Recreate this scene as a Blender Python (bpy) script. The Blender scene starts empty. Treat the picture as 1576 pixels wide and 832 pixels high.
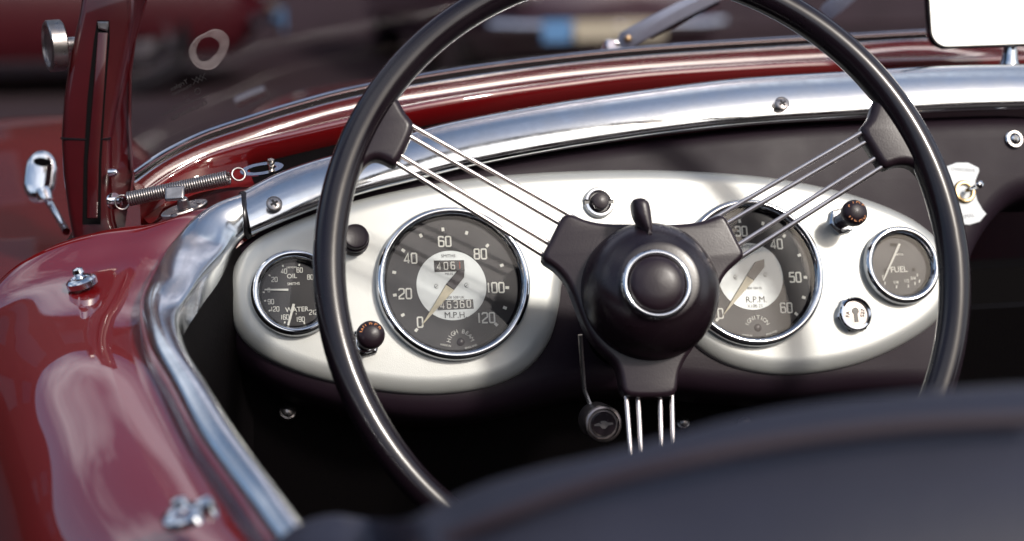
import bpy, bmesh, math, random
from mathutils import Vector as V, Matrix as M
from mathutils.geometry import tessellate_polygon
random.seed(7)
R = math.radians
sc = bpy.context.scene
COL = sc.collection
# ---------------------------------------------------------------- camera
F = 2620.0; YAW = R(13); PITCH = R(12)
C = V((0, 0, 1.05))
fw = V((math.sin(YAW)*math.cos(PITCH), math.cos(YAW)*math.cos(PITCH), -math.sin(PITCH)))
rt = V((math.cos(YAW), -math.sin(YAW), 0)); up = rt.cross(fw)
cam = bpy.data.cameras.new('camera'); co = bpy.data.objects.new('camera', cam); COL.objects.link(co)
co.matrix_world = M((( rt.x, up.x, -fw.x, C.x), (rt.y, up.y, -fw.y, C.y), (rt.z, up.z, -fw.z, C.z), (0,0,0,1)))
cam.sensor_width = 36; cam.lens = 36*F/1576
cam.clip_start = .02; cam.clip_end = 500
cam.dof.use_dof = True; cam.dof.focus_distance = 1.165; cam.dof.aperture_fstop = 4.2
sc.camera = co
# ---------------------------------------------------------------- light
SUN_EL = R(40); SUN_AZ = R(149)      # azimuth from +Y towards +X: the sun stands behind the camera, to the right
w = bpy.data.worlds.new('World'); sc.world = w; w.use_nodes = True
nt = w.node_tree; bg = nt.nodes['Background']
sky = nt.nodes.new('ShaderNodeTexSky'); sky.sky_type = 'NISHITA'; sky.sun_disc = False
sky.sun_elevation = SUN_EL; sky.sun_rotation = SUN_AZ; sky.dust_density = 3.0; sky.air_density = 1.2; sky.ozone_density = 1.5
wt = nt.nodes.new('ShaderNodeTexCoord'); wm = nt.nodes.new('ShaderNodeMapping'); wm.inputs['Scale'].default_value = (1, 1, 3.2); wm.inputs['Location'].default_value = (.9, -.4, .6)
wn = nt.nodes.new('ShaderNodeTexNoise'); wn.inputs['Scale'].default_value = 1.05; wn.inputs['Detail'].default_value = 4; wn.inputs['Roughness'].default_value = .55
wr = nt.nodes.new('ShaderNodeValToRGB'); wr.color_ramp.elements[0].position = .47; wr.color_ramp.elements[1].position = .62
wx = nt.nodes.new('ShaderNodeMix'); wx.data_type = 'RGBA'; wx.inputs[7].default_value = (7.6, 8.0, 8.9, 1)     # sunlit cloud
nt.links.new(wt.outputs['Generated'], wm.inputs[0]); nt.links.new(wm.outputs[0], wn.inputs[0]); nt.links.new(wn.outputs[0], wr.inputs[0])
nt.links.new(wr.outputs[0], wx.inputs[0]); nt.links.new(sky.outputs[0], wx.inputs[6]); nt.links.new(wx.outputs[2], bg.inputs[0])
bg.inputs[1].default_value = 0.13
sl = bpy.data.lights.new('sun', 'SUN'); so = bpy.data.objects.new('sun', sl); COL.objects.link(so)
sl.energy = 2.0; sl.angle = R(6); sl.color = (1, .95, .88)
sd = V((math.sin(SUN_AZ)*math.cos(SUN_EL), math.cos(SUN_AZ)*math.cos(SUN_EL), math.sin(SUN_EL)))
so.rotation_euler = sd.to_track_quat('Z', 'Y').to_euler()
sc.view_settings.view_transform = 'Standard'; sc.view_settings.look = 'None'
sc.view_settings.exposure = 0.1; sc.view_settings.gamma = 1
sc.cycles.max_bounces = 8; sc.cycles.use_denoising = True
sc.cycles.sample_clamp_indirect = 8

# ---------------------------------------------------------------- projection helpers
def ray(px, py): return fw + rt*((px-788)/F) + up*((416-py)/F)
def P(px, py, d): return C + ray(px, py)*d
class Frame:
    def __init__(s, o, x, n):
        s.o = o; s.n = n.normalized(); s.x = (x - s.n*x.dot(s.n)).normalized(); s.y = s.n.cross(s.x)
    def w(s, u, v, h=0): return s.o + s.x*u + s.y*v + s.n*h
    def px(s, px, py, h=0):
        r = ray(px, py); t = (s.o + s.n*h - C).dot(s.n)/r.dot(s.n); p = C + r*t - s.o
        return p.dot(s.x), p.dot(s.y)
    def at(s, px, py, h=0): u, v = s.px(px, py, h); return s.w(u, v, h)
    def sub(s, u, v, h=0, rot=0):
        return Frame(s.w(u, v, h), s.x*math.cos(rot)+s.y*math.sin(rot), s.n)
TILT = R(24)
DF = Frame(P(788, 416, 1.2), V((1,0,0)), V((0, -math.cos(TILT), math.sin(TILT))))
WF = Frame(P(997.5, 408, 1.09), V((1,0,0)), V((-math.sin(R(6))*math.cos(R(24.4)), -math.cos(R(6))*math.cos(R(24.4)), math.sin(R(24.4)))))
HO = -.036      # the hub sits behind the plane of the rim

# ---------------------------------------------------------------- materials
def mat(name, col, rough=.5, metal=0, coat=0, noise=0, nscale=40, bump=0, bscale=300, spec=.5, rvar=0, emit=None, sheen=0, col2=None, crough=.03, stretch=None):
    m = bpy.data.materials.new(name); m.use_nodes = True; t = m.node_tree; b = t.nodes['Principled BSDF']
    b.inputs['Base Color'].default_value = (*col, 1); b.inputs['Roughness'].default_value = rough
    b.inputs['Metallic'].default_value = metal; b.inputs['Coat Weight'].default_value = coat
    b.inputs['Coat Roughness'].default_value = crough; b.inputs['Specular IOR Level'].default_value = spec
    if sheen: b.inputs['Sheen Weight'].default_value = sheen
    tc = t.nodes.new('ShaderNodeTexCoord'); mp = t.nodes.new('ShaderNodeMapping')
    t.links.new(tc.outputs['Object'], mp.inputs[0])
    if stretch: mp.inputs['Scale'].default_value = stretch
    if noise or rvar:
        n = t.nodes.new('ShaderNodeTexNoise'); n.inputs['Scale'].default_value = nscale; n.inputs['Detail'].default_value = 6
        t.links.new(mp.outputs[0], n.inputs[0])
        if noise:
            mx = t.nodes.new('ShaderNodeMix'); mx.data_type = 'RGBA'
            c2 = col2 or tuple(c*(1-noise) for c in col)
            mx.inputs[6].default_value = (*col, 1); mx.inputs[7].default_value = (*c2, 1)
            cr = t.nodes.new('ShaderNodeValToRGB'); cr.color_ramp.elements[0].position = .38; cr.color_ramp.elements[1].position = .68
            t.links.new(n.outputs[0], cr.inputs[0]); t.links.new(cr.outputs[0], mx.inputs[0])
            t.links.new(mx.outputs[2], b.inputs['Base Color'])
        if rvar:
            mr = t.nodes.new('ShaderNodeMapRange'); mr.inputs[1].default_value = .3; mr.inputs[2].default_value = .7
            mr.inputs[3].default_value = max(.02, rough-rvar); mr.inputs[4].default_value = rough+rvar
            t.links.new(n.outputs[0], mr.inputs[0]); t.links.new(mr.outputs[0], b.inputs['Roughness'])
    if bump:
        n = t.nodes.new('ShaderNodeTexNoise'); n.inputs['Scale'].default_value = bscale; n.inputs['Detail'].default_value = 4
        t.links.new(mp.outputs[0], n.inputs[0]); bp = t.nodes.new('ShaderNodeBump')
        bp.inputs['Strength'].default_value = bump; bp.inputs['Distance'].default_value = .001
        t.links.new(n.outputs[0], bp.inputs['Height']); t.links.new(bp.outputs[0], b.inputs['Normal'])
    return m
RED = mat('red_paint', (.17, .0005, .0018), .42, 0, 1, noise=.18, nscale=3, crough=.02, spec=.3)
RED.node_tree.nodes['Principled BSDF'].inputs['Coat IOR'].default_value = 2.3
REDP = mat('post_paint', (.06, .001, .003), .35, 0, 1, noise=.2, nscale=30, crough=.06, spec=.4)
ALU = mat('polished_aluminium', (.78, .80, .82), .17, 1, rvar=.06, nscale=60, bump=.05, bscale=220, noise=.12)
CHR = mat('chrome', (.80, .82, .85), .06, 1, rvar=.03, nscale=80)
STEEL = mat('dull_steel', (.42, .39, .38), .32, 1, rvar=.08, nscale=200, noise=.25)
SPOKE = mat('spoke_steel', (.74, .68, .66), .33, 1, rvar=.05, nscale=150)
HUB = mat('dark_bakelite', (.019, .010, .015), .34, rvar=.05, nscale=25, bump=.08, bscale=900, coat=.15, crough=.25, spec=.35)
HUBD = mat('hub_dome', (.011, .005, .008), .28, rvar=.06, nscale=40, coat=.35, crough=.28, bump=.05, bscale=600)
RIM = mat('rim_plastic', (.009, .005, .008), .25, rvar=.05, nscale=30, spec=.4, coat=.4, crough=.10)
PANEL = mat('silver_panel', (.52, .525, .50), .38, .4, noise=.08, nscale=18, bump=.10, bscale=1500)
DASH = mat('dash_leathercloth', (.017, .009, .015), .48, spec=.22, rvar=.06, nscale=15, bump=.10, bscale=900)
BLACK = mat('black_trim_and_shade', (.0022, .0014, .0018), .7, bump=.2, bscale=500, spec=.12)  # black trim, and the painted shade in the cowl gutter
BLACKG = mat('black_rubber', (.010, .008, .010), .25)
DIAL = mat('dial_face', (.011, .008, .011), .5, rvar=.05, nscale=30, noise=.25)
DISC = mat('dial_silver', (.50, .53, .53), .4, .3, rvar=.04, nscale=200)
INK = mat('dial_lettering', (.80, .79, .72), .6)
DINK = mat('dark_lettering', (.02, .018, .02), .6)
CREAM = mat('needle_cream', (.62, .55, .38), .45, noise=.2, nscale=200)
ORANGE = mat('orange_lettering', (.55, .20, .06), .6)
REDI = mat('red_digit', (.45, .08, .04), .6)
WHITE = mat('white_enamel', (.72, .75, .76), .4, noise=.05, nscale=80)
BRASS = mat('worn_brass', (.45, .33, .18), .35, 1, noise=.4, nscale=300)
NAVY = mat('seat_leather', (.022, .023, .042), .6, noise=.3, nscale=8, bump=.4, bscale=250, spec=.5)
PIPE = mat('seat_piping', (.032, .020, .028), .6)
def glassmat(name, tint, rough=.0, k=1.0, ior=1.5):
    m = bpy.data.materials.new(name); m.use_nodes = True; t = m.node_tree; t.nodes.clear()
    o = t.nodes.new('ShaderNodeOutputMaterial'); tr = t.nodes.new('ShaderNodeBsdfTransparent'); g = t.nodes.new('ShaderNodeBsdfGlossy')
    tr.inputs[0].default_value = (*tint, 1); g.inputs['Roughness'].default_value = rough
    fr = t.nodes.new('ShaderNodeFresnel'); fr.inputs[0].default_value = ior
    mu = t.nodes.new('ShaderNodeMath'); mu.operation = 'MULTIPLY'; mu.inputs[1].default_value = k
    mx = t.nodes.new('ShaderNodeMixShader'); t.links.new(fr.outputs[0], mu.inputs[0]); t.links.new(mu.outputs[0], mx.inputs[0])
    t.links.new(tr.outputs[0], mx.inputs[1]); t.links.new(g.outputs[0], mx.inputs[2]); t.links.new(mx.outputs[0], o.inputs[0])
    return m
GLASS = glassmat('windscreen_glass', (.90, .88, .90), 0, .12)
GGLASS = glassmat('gauge_glass', (.96, .96, .96), .02, .6, 1.45)

# ---------------------------------------------------------------- mesh collector
def cat(pts, n):
    """Catmull-Rom through tuples/vectors, n steps per span"""
    out = []; L = len(pts)
    P_ = [V(p) for p in pts]
    for i in range(L-1):
        a = P_[max(i-1, 0)]; b = P_[i]; c = P_[i+1]; d = P_[min(i+2, L-1)]
        for k in range(n):
            t = k/n; t2 = t*t; t3 = t2*t
            out.append(.5*((2*b) + (c-a)*t + (2*a-5*b+4*c-d)*t2 + (3*b-a-3*c+d)*t3))
    out.append(P_[-1]); return out
def catc(pts, n):
    L = len(pts); P_ = [V(p) for p in pts]; out = []
    for i in range(L):
        a, b, c, d = P_[i-1], P_[i], P_[(i+1) % L], P_[(i+2) % L]
        for k in range(n):
            t = k/n; t2 = t*t; t3 = t2*t
            out.append(.5*((2*b) + (c-a)*t + (2*a-5*b+4*c-d)*t2 + (3*b-a-3*c+d)*t3))
    return out
class G:
    def __init__(s): s.v = []; s.f = []
    def add(s, vs, fs):
        o = len(s.v); s.v += [V(v) for v in vs]; s.f += [tuple(i+o for i in f) for f in fs]; return s
    def rings(s, rs, closed=True, cap0=True, cap1=True):
        n = len(rs[0]); vs = [p for r in rs for p in r]; fs = []
        for i in range(len(rs)-1):
            for j in range(n if closed else n-1):
                k = (j+1) % n; fs.append((i*n+j, i*n+k, (i+1)*n+k, (i+1)*n+j))
        if cap0 and closed: fs.append(tuple(range(n))[::-1])
        if cap1 and closed: fs.append(tuple(range((len(rs)-1)*n, len(rs)*n)))
        return s.add(vs, fs)
    def tube(s, path, r, n=14, closed=False, cap=True):
        path = [V(p) for p in path]; L = len(path); rs = []
        t0 = (path[1]-path[0]).normalized(); ref = t0.orthogonal().normalized()
        for i, p in enumerate(path):
            a = path[i-1] if (i > 0 or closed) else p; b = path[(i+1) % L] if (i < L-1 or closed) else p
            t = (b-a).normalized(); ref = (ref - t*ref.dot(t)).normalized(); bi = t.cross(ref)
            rr = r(i/(L-1)) if callable(r) else r
            rs.append([p + ref*(rr*math.cos(2*math.pi*k/n)) + bi*(rr*math.sin(2*math.pi*k/n)) for k in range(n)])
        if closed: rs.append(rs[0])
        return s.rings(rs, True, cap and not closed, cap and not closed)
    def lathe(s, fr, prof, n=64, caps=True):
        rs = [[fr.w(r*math.cos(2*math.pi*k/n), r*math.sin(2*math.pi*k/n), h) for k in range(n)] for r, h in prof]
        return s.rings(rs, True, caps, caps)
    def plate(s, fr, out, prof, back=True):
        """out: CCW 2-D outline in the frame, prof: [(inset, height), ...] from edge to top"""
        n = len(out); out = [V((p[0], p[1])) for p in out]
        area = sum(out[i].x*out[(i+1) % n].y - out[(i+1) % n].x*out[i].y for i in range(n))
        if area < 0: out = out[::-1]
        nr = []
        for i in range(n):
            a = (out[i]-out[i-1]); b = (out[(i+1) % n]-out[i])
            na = V((-a.y, a.x)).normalized() if a.length > 1e-9 else V((0,0)); nb = V((-b.y, b.x)).normalized() if b.length > 1e-9 else na
            m = (na+nb); m = m.normalized() if m.length > 1e-6 else na
            nr.append(m/max(.5, m.dot(na)))
        rs = [[fr.w(out[i].x+nr[i].x*ins, out[i].y+nr[i].y*ins, h) for i in range(n)] for ins, h in prof]
        s.rings(rs, True, False, False)
        o = len(s.v)-n
        tri = tessellate_polygon([[V((*(out[i]+nr[i]*prof[-1][0]), 0)) for i in range(n)]])
        s.f += [tuple(o+k for k in t) for t in tri]
        if back:
            o0 = len(s.v)-n*len(prof)
            tri = tessellate_polygon([[V((*out[i], 0)) for i in range(n)]])
            s.f += [tuple(o0+k for k in t)[::-1] for t in tri]
        return s
    def box(s, fr, x0, x1, y0, y1, h0, h1):
        vs = [fr.w(x, y, h) for h in (h0, h1) for x, y in ((x0,y0),(x1,y0),(x1,y1),(x0,y1))]
        return s.add(vs, [(3,2,1,0),(4,5,6,7),(0,1,5,4),(1,2,6,5),(2,3,7,6),(3,0,4,7)])
    def text(s, fr, body, size, u=0, v=0, h=0, rot=0, th=.0002, mirror=False, bold=0):
        vs, fs = glyphs(body, bold)
        cr, sr = math.cos(rot), math.sin(rot); mx = -1 if mirror else 1; pts = []
        for p in vs:
            x = p[0]*size*mx; y = p[1]*size
            pts.append(fr.w(u+x*cr-y*sr, v+x*sr+y*cr, h+p[2]*th))
        return s.add(pts, fs)
    def arc(s, fr, body, size, cu, cv, rad, a0, a1, h, inward=False, bold=0):
        n = len(body)
        for i, c in enumerate(body):
            if c == ' ': continue
            a = a0+(a1-a0)*(i/(n-1)); ro = a-math.pi/2 if not inward else a+math.pi/2
            s.text(fr, c, size, cu+rad*math.cos(a), cv+rad*math.sin(a), h, ro, bold=bold)
        return s
    def stroke(s, fr, pts, wd, h, th=.0002, closed=False):
        pts = [V(p) for p in pts]; n = len(pts)
        L, Rr = [], []
        for i in range(n):
            a = pts[i-1] if (i or closed) else None; b = pts[(i+1) % n] if (i < n-1 or closed) else None
            da = (pts[i]-a).normalized() if a is not None else None; db = (b-pts[i]).normalized() if b is not None else None
            if da is None: da = db
            if db is None: db = da
            na = V((-da.y, da.x)); nb = V((-db.y, db.x)); m = (na+nb).normalized(); k = min(1.6, 1/max(.3, m.dot(na)))
            L.append(pts[i]+m*wd/2*k); Rr.append(pts[i]-m*wd/2*k)
        rs = []
        for i in range(n):
            rs.append([fr.w(*L[i], h), fr.w(*L[i], h+th), fr.w(*Rr[i], h+th), fr.w(*Rr[i], h)])
        if closed: rs.append(rs[0])
        return s.rings(rs, True, not closed, not closed)
    def surf(s, rows, nu=4, nv=4, thick=0):
        """smooth surface through a control grid of points; thick: solid, offset down the normals"""
        a = [cat(r, nu) for r in rows]; cols = [cat([a[i][j] for i in range(len(a))], nv) for j in range(len(a[0]))]
        nr = len(cols[0]); nc = len(cols)
        g = [[cols[j][i] for j in range(nc)] for i in range(nr)]
        if not thick: return s.rings(g, False)
        low = []
        for i in range(nr):
            r = []
            for j in range(nc):
                du = g[i][min(j+1, nc-1)]-g[i][max(j-1, 0)]; dv = g[min(i+1, nr-1)][j]-g[max(i-1, 0)][j]
                nn = du.cross(dv); r.append(g[i][j] - (nn.normalized()*thick if nn.length > 1e-12 else V((0,0,0))))
            low.append(r)
        return s.rings([g[i]+low[i][::-1] for i in range(nr)], True)
_gl = {}
def glyphs(body, bold=0):
    k = (body, bold)
    if k in _gl: return _gl[k]
    cu = bpy.data.curves.new('t', 'FONT'); cu.body = body; cu.align_x = 'CENTER'; cu.align_y = 'CENTER'; cu.extrude = .5; cu.resolution_u = 3
    cu.offset = bold
    o = bpy.data.objects.new('t', cu); COL.objects.link(o)
    dg = bpy.context.evaluated_depsgraph_get(); me = bpy.data.meshes.new_from_object(o.evaluated_get(dg))
    vs = [(v.co.x, v.co.y, v.co.z) for v in me.vertices]; fs = [tuple(p.vertices) for p in me.polygons]
    bpy.data.objects.remove(o); bpy.data.curves.remove(cu); bpy.data.meshes.remove(me)
    # centre vertically on the capitals
    ys = [v[1] for v in vs]; cy = (max(ys)+min(ys))/2; xs = [v[0] for v in vs]; cx = (max(xs)+min(xs))/2
    vs = [(a-cx, b-cy, c) for a, b, c in vs]
    _gl[k] = (vs, fs); return _gl[k]
DIG = {  # square-cornered numerals, box 0..1 wide, 0..1.7 tall
 '0': [[(0,.15),(0,1.55),(.15,1.7),(.85,1.7),(1,1.55),(1,.15),(.85,0),(.15,0),(0,.15)]],
 '1': [[(.5,0),(.5,1.7)]],
 '2': [[(0,1.4),(0,1.55),(.15,1.7),(.85,1.7),(1,1.55),(1,1.0),(0,.35),(0,0),(1,0)]],
 '3': [[(0,1.45),(.15,1.7),(.85,1.7),(1,1.55),(1,1.0),(.85,.88),(.35,.88)],[(.85,.88),(1,.75),(1,.15),(.85,0),(.15,0),(0,.25)]],
 '4': [[(.75,0),(.75,1.7),(0,.5),(0,.42),(1.05,.42)]],
 '5': [[(1,1.7),(.05,1.7),(0,1.0),(.85,1.0),(1,.85),(1,.15),(.85,0),(.15,0),(0,.2)]],
 '6': [[(.95,1.45),(.85,1.7),(.15,1.7),(0,1.55),(0,.15),(.15,0),(.85,0),(1,.15),(1,.8),(.85,.95),(0,.95)]],
 '8': [[(.15,.9),(.03,1.05),(.03,1.55),(.15,1.7),(.85,1.7),(.97,1.55),(.97,1.05),(.85,.9),(.15,.9),(0,.75),(0,.15),(.15,0),(.85,0),(1,.15),(1,.75),(.85,.9)]],
 '9': [[(.05,.25),(.15,0),(.85,0),(1,.15),(1,1.55),(.85,1.7),(.15,1.7),(0,1.55),(0,.9),(.15,.75),(1,.75)]],
 '7': [[(0,1.7),(1,1.7),(.35,0)]],
}
def number(g, fr, txt, hgt, u, v, h, wd=.17, rot=0):
    k = hgt/1.7; kx = k*.86; adv = [1.42 if c != '1' else .95 for c in txt]; tot = sum(adv)-.42
    f2 = fr.sub(u, v, 0, rot); x = -tot*kx/2
    for c, a in zip(txt, adv):
        for st in DIG[c]: g.stroke(f2, [(x+(p[0]-(.25 if c == '1' else 0))*kx, (p[1]-.85)*k) for p in st], wd*hgt, h)
        x += a*kx
# ---------------------------------------------------------------- objects
wloc = {}
def link(name, g, m, parent=None, label=None, smooth=True, ang=35, bevel=0, solid=False):
    c = V((0,0,0)); mn = V((min(v.x for v in g.v), min(v.y for v in g.v), min(v.z for v in g.v))); mx = V((max(v.x for v in g.v), max(v.y for v in g.v), max(v.z for v in g.v)))
    c = (mn+mx)/2
    me = bpy.data.meshes.new(name); me.from_pydata([v-c for v in g.v], [], g.f); me.update()
    bm = bmesh.new(); bm.from_mesh(me); bmesh.ops.remove_doubles(bm, verts=bm.verts, dist=1e-6); bmesh.ops.recalc_face_normals(bm, faces=bm.faces)
    bm.to_mesh(me); bm.free()
    o = bpy.data.objects.new(name, me); COL.objects.link(o)
    pl = wloc[parent] if parent else V((0,0,0))
    o.location = c-pl; wloc[o] = c
    if parent: o.parent = parent
    me.materials.append(m)
    if smooth:
        for p in me.polygons: p.use_smooth = True
        me.set_sharp_from_angle(angle=R(ang))
    if bevel:
        b = o.modifiers.new('bevel', 'BEVEL'); b.width = bevel; b.segments = 3; b.limit_method = 'ANGLE'; b.angle_limit = R(30)
    if label: o['label'] = label
    return o
def top(o, label, cat_, group=None, kind=None):
    if label: o['label'] = label
    if cat_: o['category'] = cat_
    if group: o['group'] = group
    if kind: o['kind'] = kind
car = bpy.data.objects.new('sports_car', None); COL.objects.link(car); car.location = (0.68, 1.0, 0); wloc[car] = V(car.location)
top(car, 'dark red open vintage sports car with polished cockpit rail, banjo steering wheel and silver dash', 'car')
GR = Frame(V((0,0,0)), V((1,0,0)), V((0,0,1)))
# ================================================================ SURROUNDINGS
ASPH = mat('asphalt', (.024, .008, .012), .85, noise=.45, nscale=1.2, bump=.6, bscale=60)
g = G().box(GR, -150, 150, -150, 150, -.1, 0); o = link('ground', g, ASPH, smooth=False); o['kind'] = 'structure'


BRICK = mat('dark_brick', (.055, .012, .009), .9, noise=.5, nscale=2)
MORT = mat('shop_paint', (.05, .03, .04), .5, noise=.3, nscale=2)
PANE = mat('dark_pane', (.02, .02, .03), .08)
bf = Frame(V((0, 15, 0)), V((1,0,0)), V((0,-1,0)))
# frame y axis is up here: n = -Y, x = X  ->  y = n x X = +Z
g = G().box(bf, -26, 30, 0, 8.2, -6, 0); wall = link('brick_building', g, BRICK, None, None, smooth=False)
top(wall, 'dark red brick building out of focus behind the car', 'building')
for k in range(13):
    x = -23+4*k
    for z0, z1 in ((.9,2.6),(3.6,5.0),(6.0,7.2)):
        g = G().box(bf, x-.1, x+1.9, z0-.12, z1+.1, .0, .06); wf_ = link('window', g, MORT, wall, smooth=False)
        g = G().box(bf, x, x+1.8, z0, z1, .06, .075); link('pane', g, PANE, wf_, smooth=False)
g = G().box(bf, -26, 30, 0, .45, .003, .08); link('plinth', g, MORT, wall, smooth=False)
g = G().box(GR, -16, -10, -8, 15, 0, 3.2); link('unseen_side_wall', g, BRICK, wall, smooth=False)  # unseen wall to the left, added as something dark for the paint to reflect
g = G().box(GR, -16, 20, -12, -9, 0, 4.2); link('unseen_rear_wall', g, BRICK, wall, smooth=False)  # unseen wall behind the camera, added to darken reflections in post and dials
def parked(loc, rot, paint, label, L=4.1, W=1.6, H=1.35, plate=True):
    root = bpy.data.objects.new('parked_car', None); COL.objects.link(root); root.location = loc; wloc[root] = V(loc); root.rotation_euler = (0,0,0)
    f = Frame(V(loc), V((math.cos(rot), math.sin(rot), 0)), V((0,0,1)))   # x along the car, y across, n up
    secs = [(-.5,.42,.62,.55),(-.46,.24,.78,.80),(-.38,.22,.86,.93),(-.2,.22,.90,1),(.0,.22,.92,1),(.2,.22,.92,1),(.36,.22,.88,.95),(.45,.24,.80,.86),(.5,.40,.62,.62)]
    rs = []
    for t, z0, z1, ww in cat_secs(secs):
        wd = W/2*ww; rs.append([f.w(t*L, y*wd, z) for y, z in ((-.9,z0),(-1,z0+.12),(-1,z0+.35),(-.93,z1-.08),(-.75,z1),(0,z1+.03),(.75,z1),(.93,z1-.08),(1,z0+.35),(1,z0+.12),(.9,z0))])
    g = G().rings(rs); link('body', g, paint, root, ang=50)
    rs = []
    for t, z1, ww in ((-.33,.88,.85),(-.25,1.18,.76),(-.15,H-.03,.70),(.03,H,.70),(.14,1.2,.74),(.24,.9,.84)):
        wd = W/2*ww; rs.append([f.w(t*L, y*wd, z) for y, z in ((-1,.86),(-.96,(z1+.86)/2),(-.85,z1),(0,z1+.02),(.85,z1),(.96,(z1+.86)/2),(1,.86))])
    g = G().rings(rs); link('cabin', g, PANE, root, ang=50)
    for sx in (-.31, .31):
        for sy in (-1, 1):
            c = f.w(sx*L, sy*W/2*.90, .31); wf2 = Frame(c, V((0,0,1)), f.y*sy)
            g = G().lathe(wf2, [(.2,-.16),(.29,-.15),(.31,-.12),(.31,.0),(.29,.03),(.2,.04)], 32); wh = link('wheel', g, BLACKG, root)
            g = G().lathe(wf2, [(.19,.02),(.19,.045),(.12,.035),(.05,.05),(.001,.055)], 24); link('hub_cap', g, CHR, wh)
    for sx in (-1, 1):
        g = G().tube([f.w(sx*(L/2-.10), -W/2*.85, .42), f.w(sx*(L/2+.04), -W/2*.6, .42), f.w(sx*(L/2+.08), 0, .42), f.w(sx*(L/2+.04), W/2*.6, .42), f.w(sx*(L/2-.10), W/2*.85, .42)], .035, 12); link('bumper', g, CHR, root)
        pf2 = Frame(f.w(sx*(L/2+.10), 0, .40), f.y, f.x*sx); g = G().box(pf2, -.26, .26, -.055, .055, 0, .012); npl = link('number_plate', g, mat('plate', (.55,.5,.36), .5), root, smooth=False); g = G().box(pf2, -.44, -.28, -.06, .06, 0, .012); link('badge', g, mat('blue_badge', (.12,.30,.55), .5), npl, smooth=False)
        for sy in (-1, 1):
            lf = Frame(f.w(sx*(L/2-.06), sy*W/2*.60, .62), f.y, f.x*sx); g = G().lathe(lf, [(.10,-.1),(.10,.02),(.085,.045),(.05,.055),(.001,.06)], 28)
            link('headlight', g, LAMP, root)
    top(root, label, 'car'); return root
def cat_secs(s_): return [tuple(a) for a in cat4(s_)]
def cat4(s_):
    out = []
    for i in range(len(s_)-1):
        for k in range(3): t = k/3; out.append([a+(b-a)*t for a, b in zip(s_[i], s_[i+1])])
    out.append(s_[-1]); return out
LAMP = mat('lamp_glass', (.55,.55,.5), .1, .6)
parked((-1.2, 10.6, 0), R(4), mat('far_red_paint', (.06,.004,.008), .4, 0, .4, noise=.1), 'dark red parked car side on, blurred behind the windscreen post')
parked((2.62, 11.2, 0), R(-88), mat('far_plum_paint', (.06,.025,.035), .35, 0, 1, noise=.1), 'dark plum parked car facing the camera with pale plate and bumper, blurred above the dashboard')

# ================================================================ DASHBOARD
dash_px = [(1640,190),(1640,292),(1576,306),(1545,330),(1516,372),(1497,425),(1487,480),(1484,540),(1478,590),(1450,606),
 (1400,604),(1300,607),(1200,612),(1100,606),(1040,600),(960,600),(890,606),(820,622),(740,640),(640,644),(540,628),(450,602),(385,566),(345,520),(328,470),(333,420),(352,382),
 (400,335),(460,308),(540,280),(640,256),(800,228),(1000,202),(1200,180),(1400,172),(1576,168)]
out = [DF.px(x, y, 0) for x, y in dash_px]
out = [(p.x, p.y) for p in catc([(a, b) for a, b in out], 5)]
g = G().plate(DF, out, [(0,-.045), (0,-.022), (.0012,-.014), (.004,-.007), (.008,-.003), (.013,-.0008), (.018,0)])
link('dashboard', g, DASH, car, 'dark plum leathercloth dashboard', ang=50)
# silver instrument panel with rolled edge
pan_px = [(352,450),(360,410),(385,376),(430,350),(520,317),(600,296),(700,278),(800,268),(900,263),(1000,262),(1100,266),(1200,276),(1300,297),(1380,326),(1430,358),
 (1460,398),(1466,440),(1452,478),(1418,512),(1350,549),(1280,570),(1200,577),(1130,566),(1080,541),(1048,505),(1030,460),(1018,418),(985,398),(930,396),(885,406),(866,432),(860,470),(847,520),
 (818,562),(770,590),(710,604),(640,607),(560,598),(470,577),(400,545),(362,505)]
PH = .008
out = [DF.px(x, y, 0) for x, y in pan_px]
out = [(p.x, p.y) for p in catc([(a, b) for a, b in out], 5)]
prof = [(0,-.002)] + [(.012*(1-math.cos(a)), PH*math.sin(a)) for a in [R(k) for k in range(0, 91, 10)]]
g = G().plate(DF, out, prof); ipan = link('instrument_panel', g, PANEL, car, 'brushed silver instrument panel with rolled dark-shaded edge', ang=50)

# ---------- gauges
def gauge(name, cx, cy, rad, label, deep=.006):
    u, v = DF.px(cx, cy, PH+.006); fr = DF.sub(u, v, PH)
    pr = [(rad*.96,-.02),(rad*.965,.0005),(rad,.001),(rad+.0003,.0045),(rad-.0003,.0066),(rad-.0015,.0082),(rad-.003,.0088),(rad-.0044,.0080),(rad-.0056,.0062),(rad-.0062,.0034),(rad-.0064,.0002)]
    g = G().lathe(fr, pr, 96, False); b = link(name, g, CHR, car, label, ang=70)
    g = G().lathe(fr, [(rad-.0063,.0044),(rad-.0072,.0030),(rad-.0078,.0005)], 96, False); link('inner_ring', g, BLACKG, b)
    g = G().lathe(fr, [(rad-.0066,.0003),(rad-.0066,.0006)], 96); link('dial', g, DIAL, b)
    return b, fr, .0006
def glass(b, fr, rad):
    g = G().lathe(fr, [(rad-.0062,.0044),(rad-.0062,.0047),(rad*.7,.0048),(rad*.35,.00488),(.0005,.0049)], 64); link('glass', g, GGLASS, b, ang=80)

def dot(fr, px, py, h):   # pixel -> frame coordinates
    u, v = DF.px(px, py, PH+h); p = DF.w(u, v, PH+h)-fr.o; return p.dot(fr.x), p.dot(fr.y)
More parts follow.
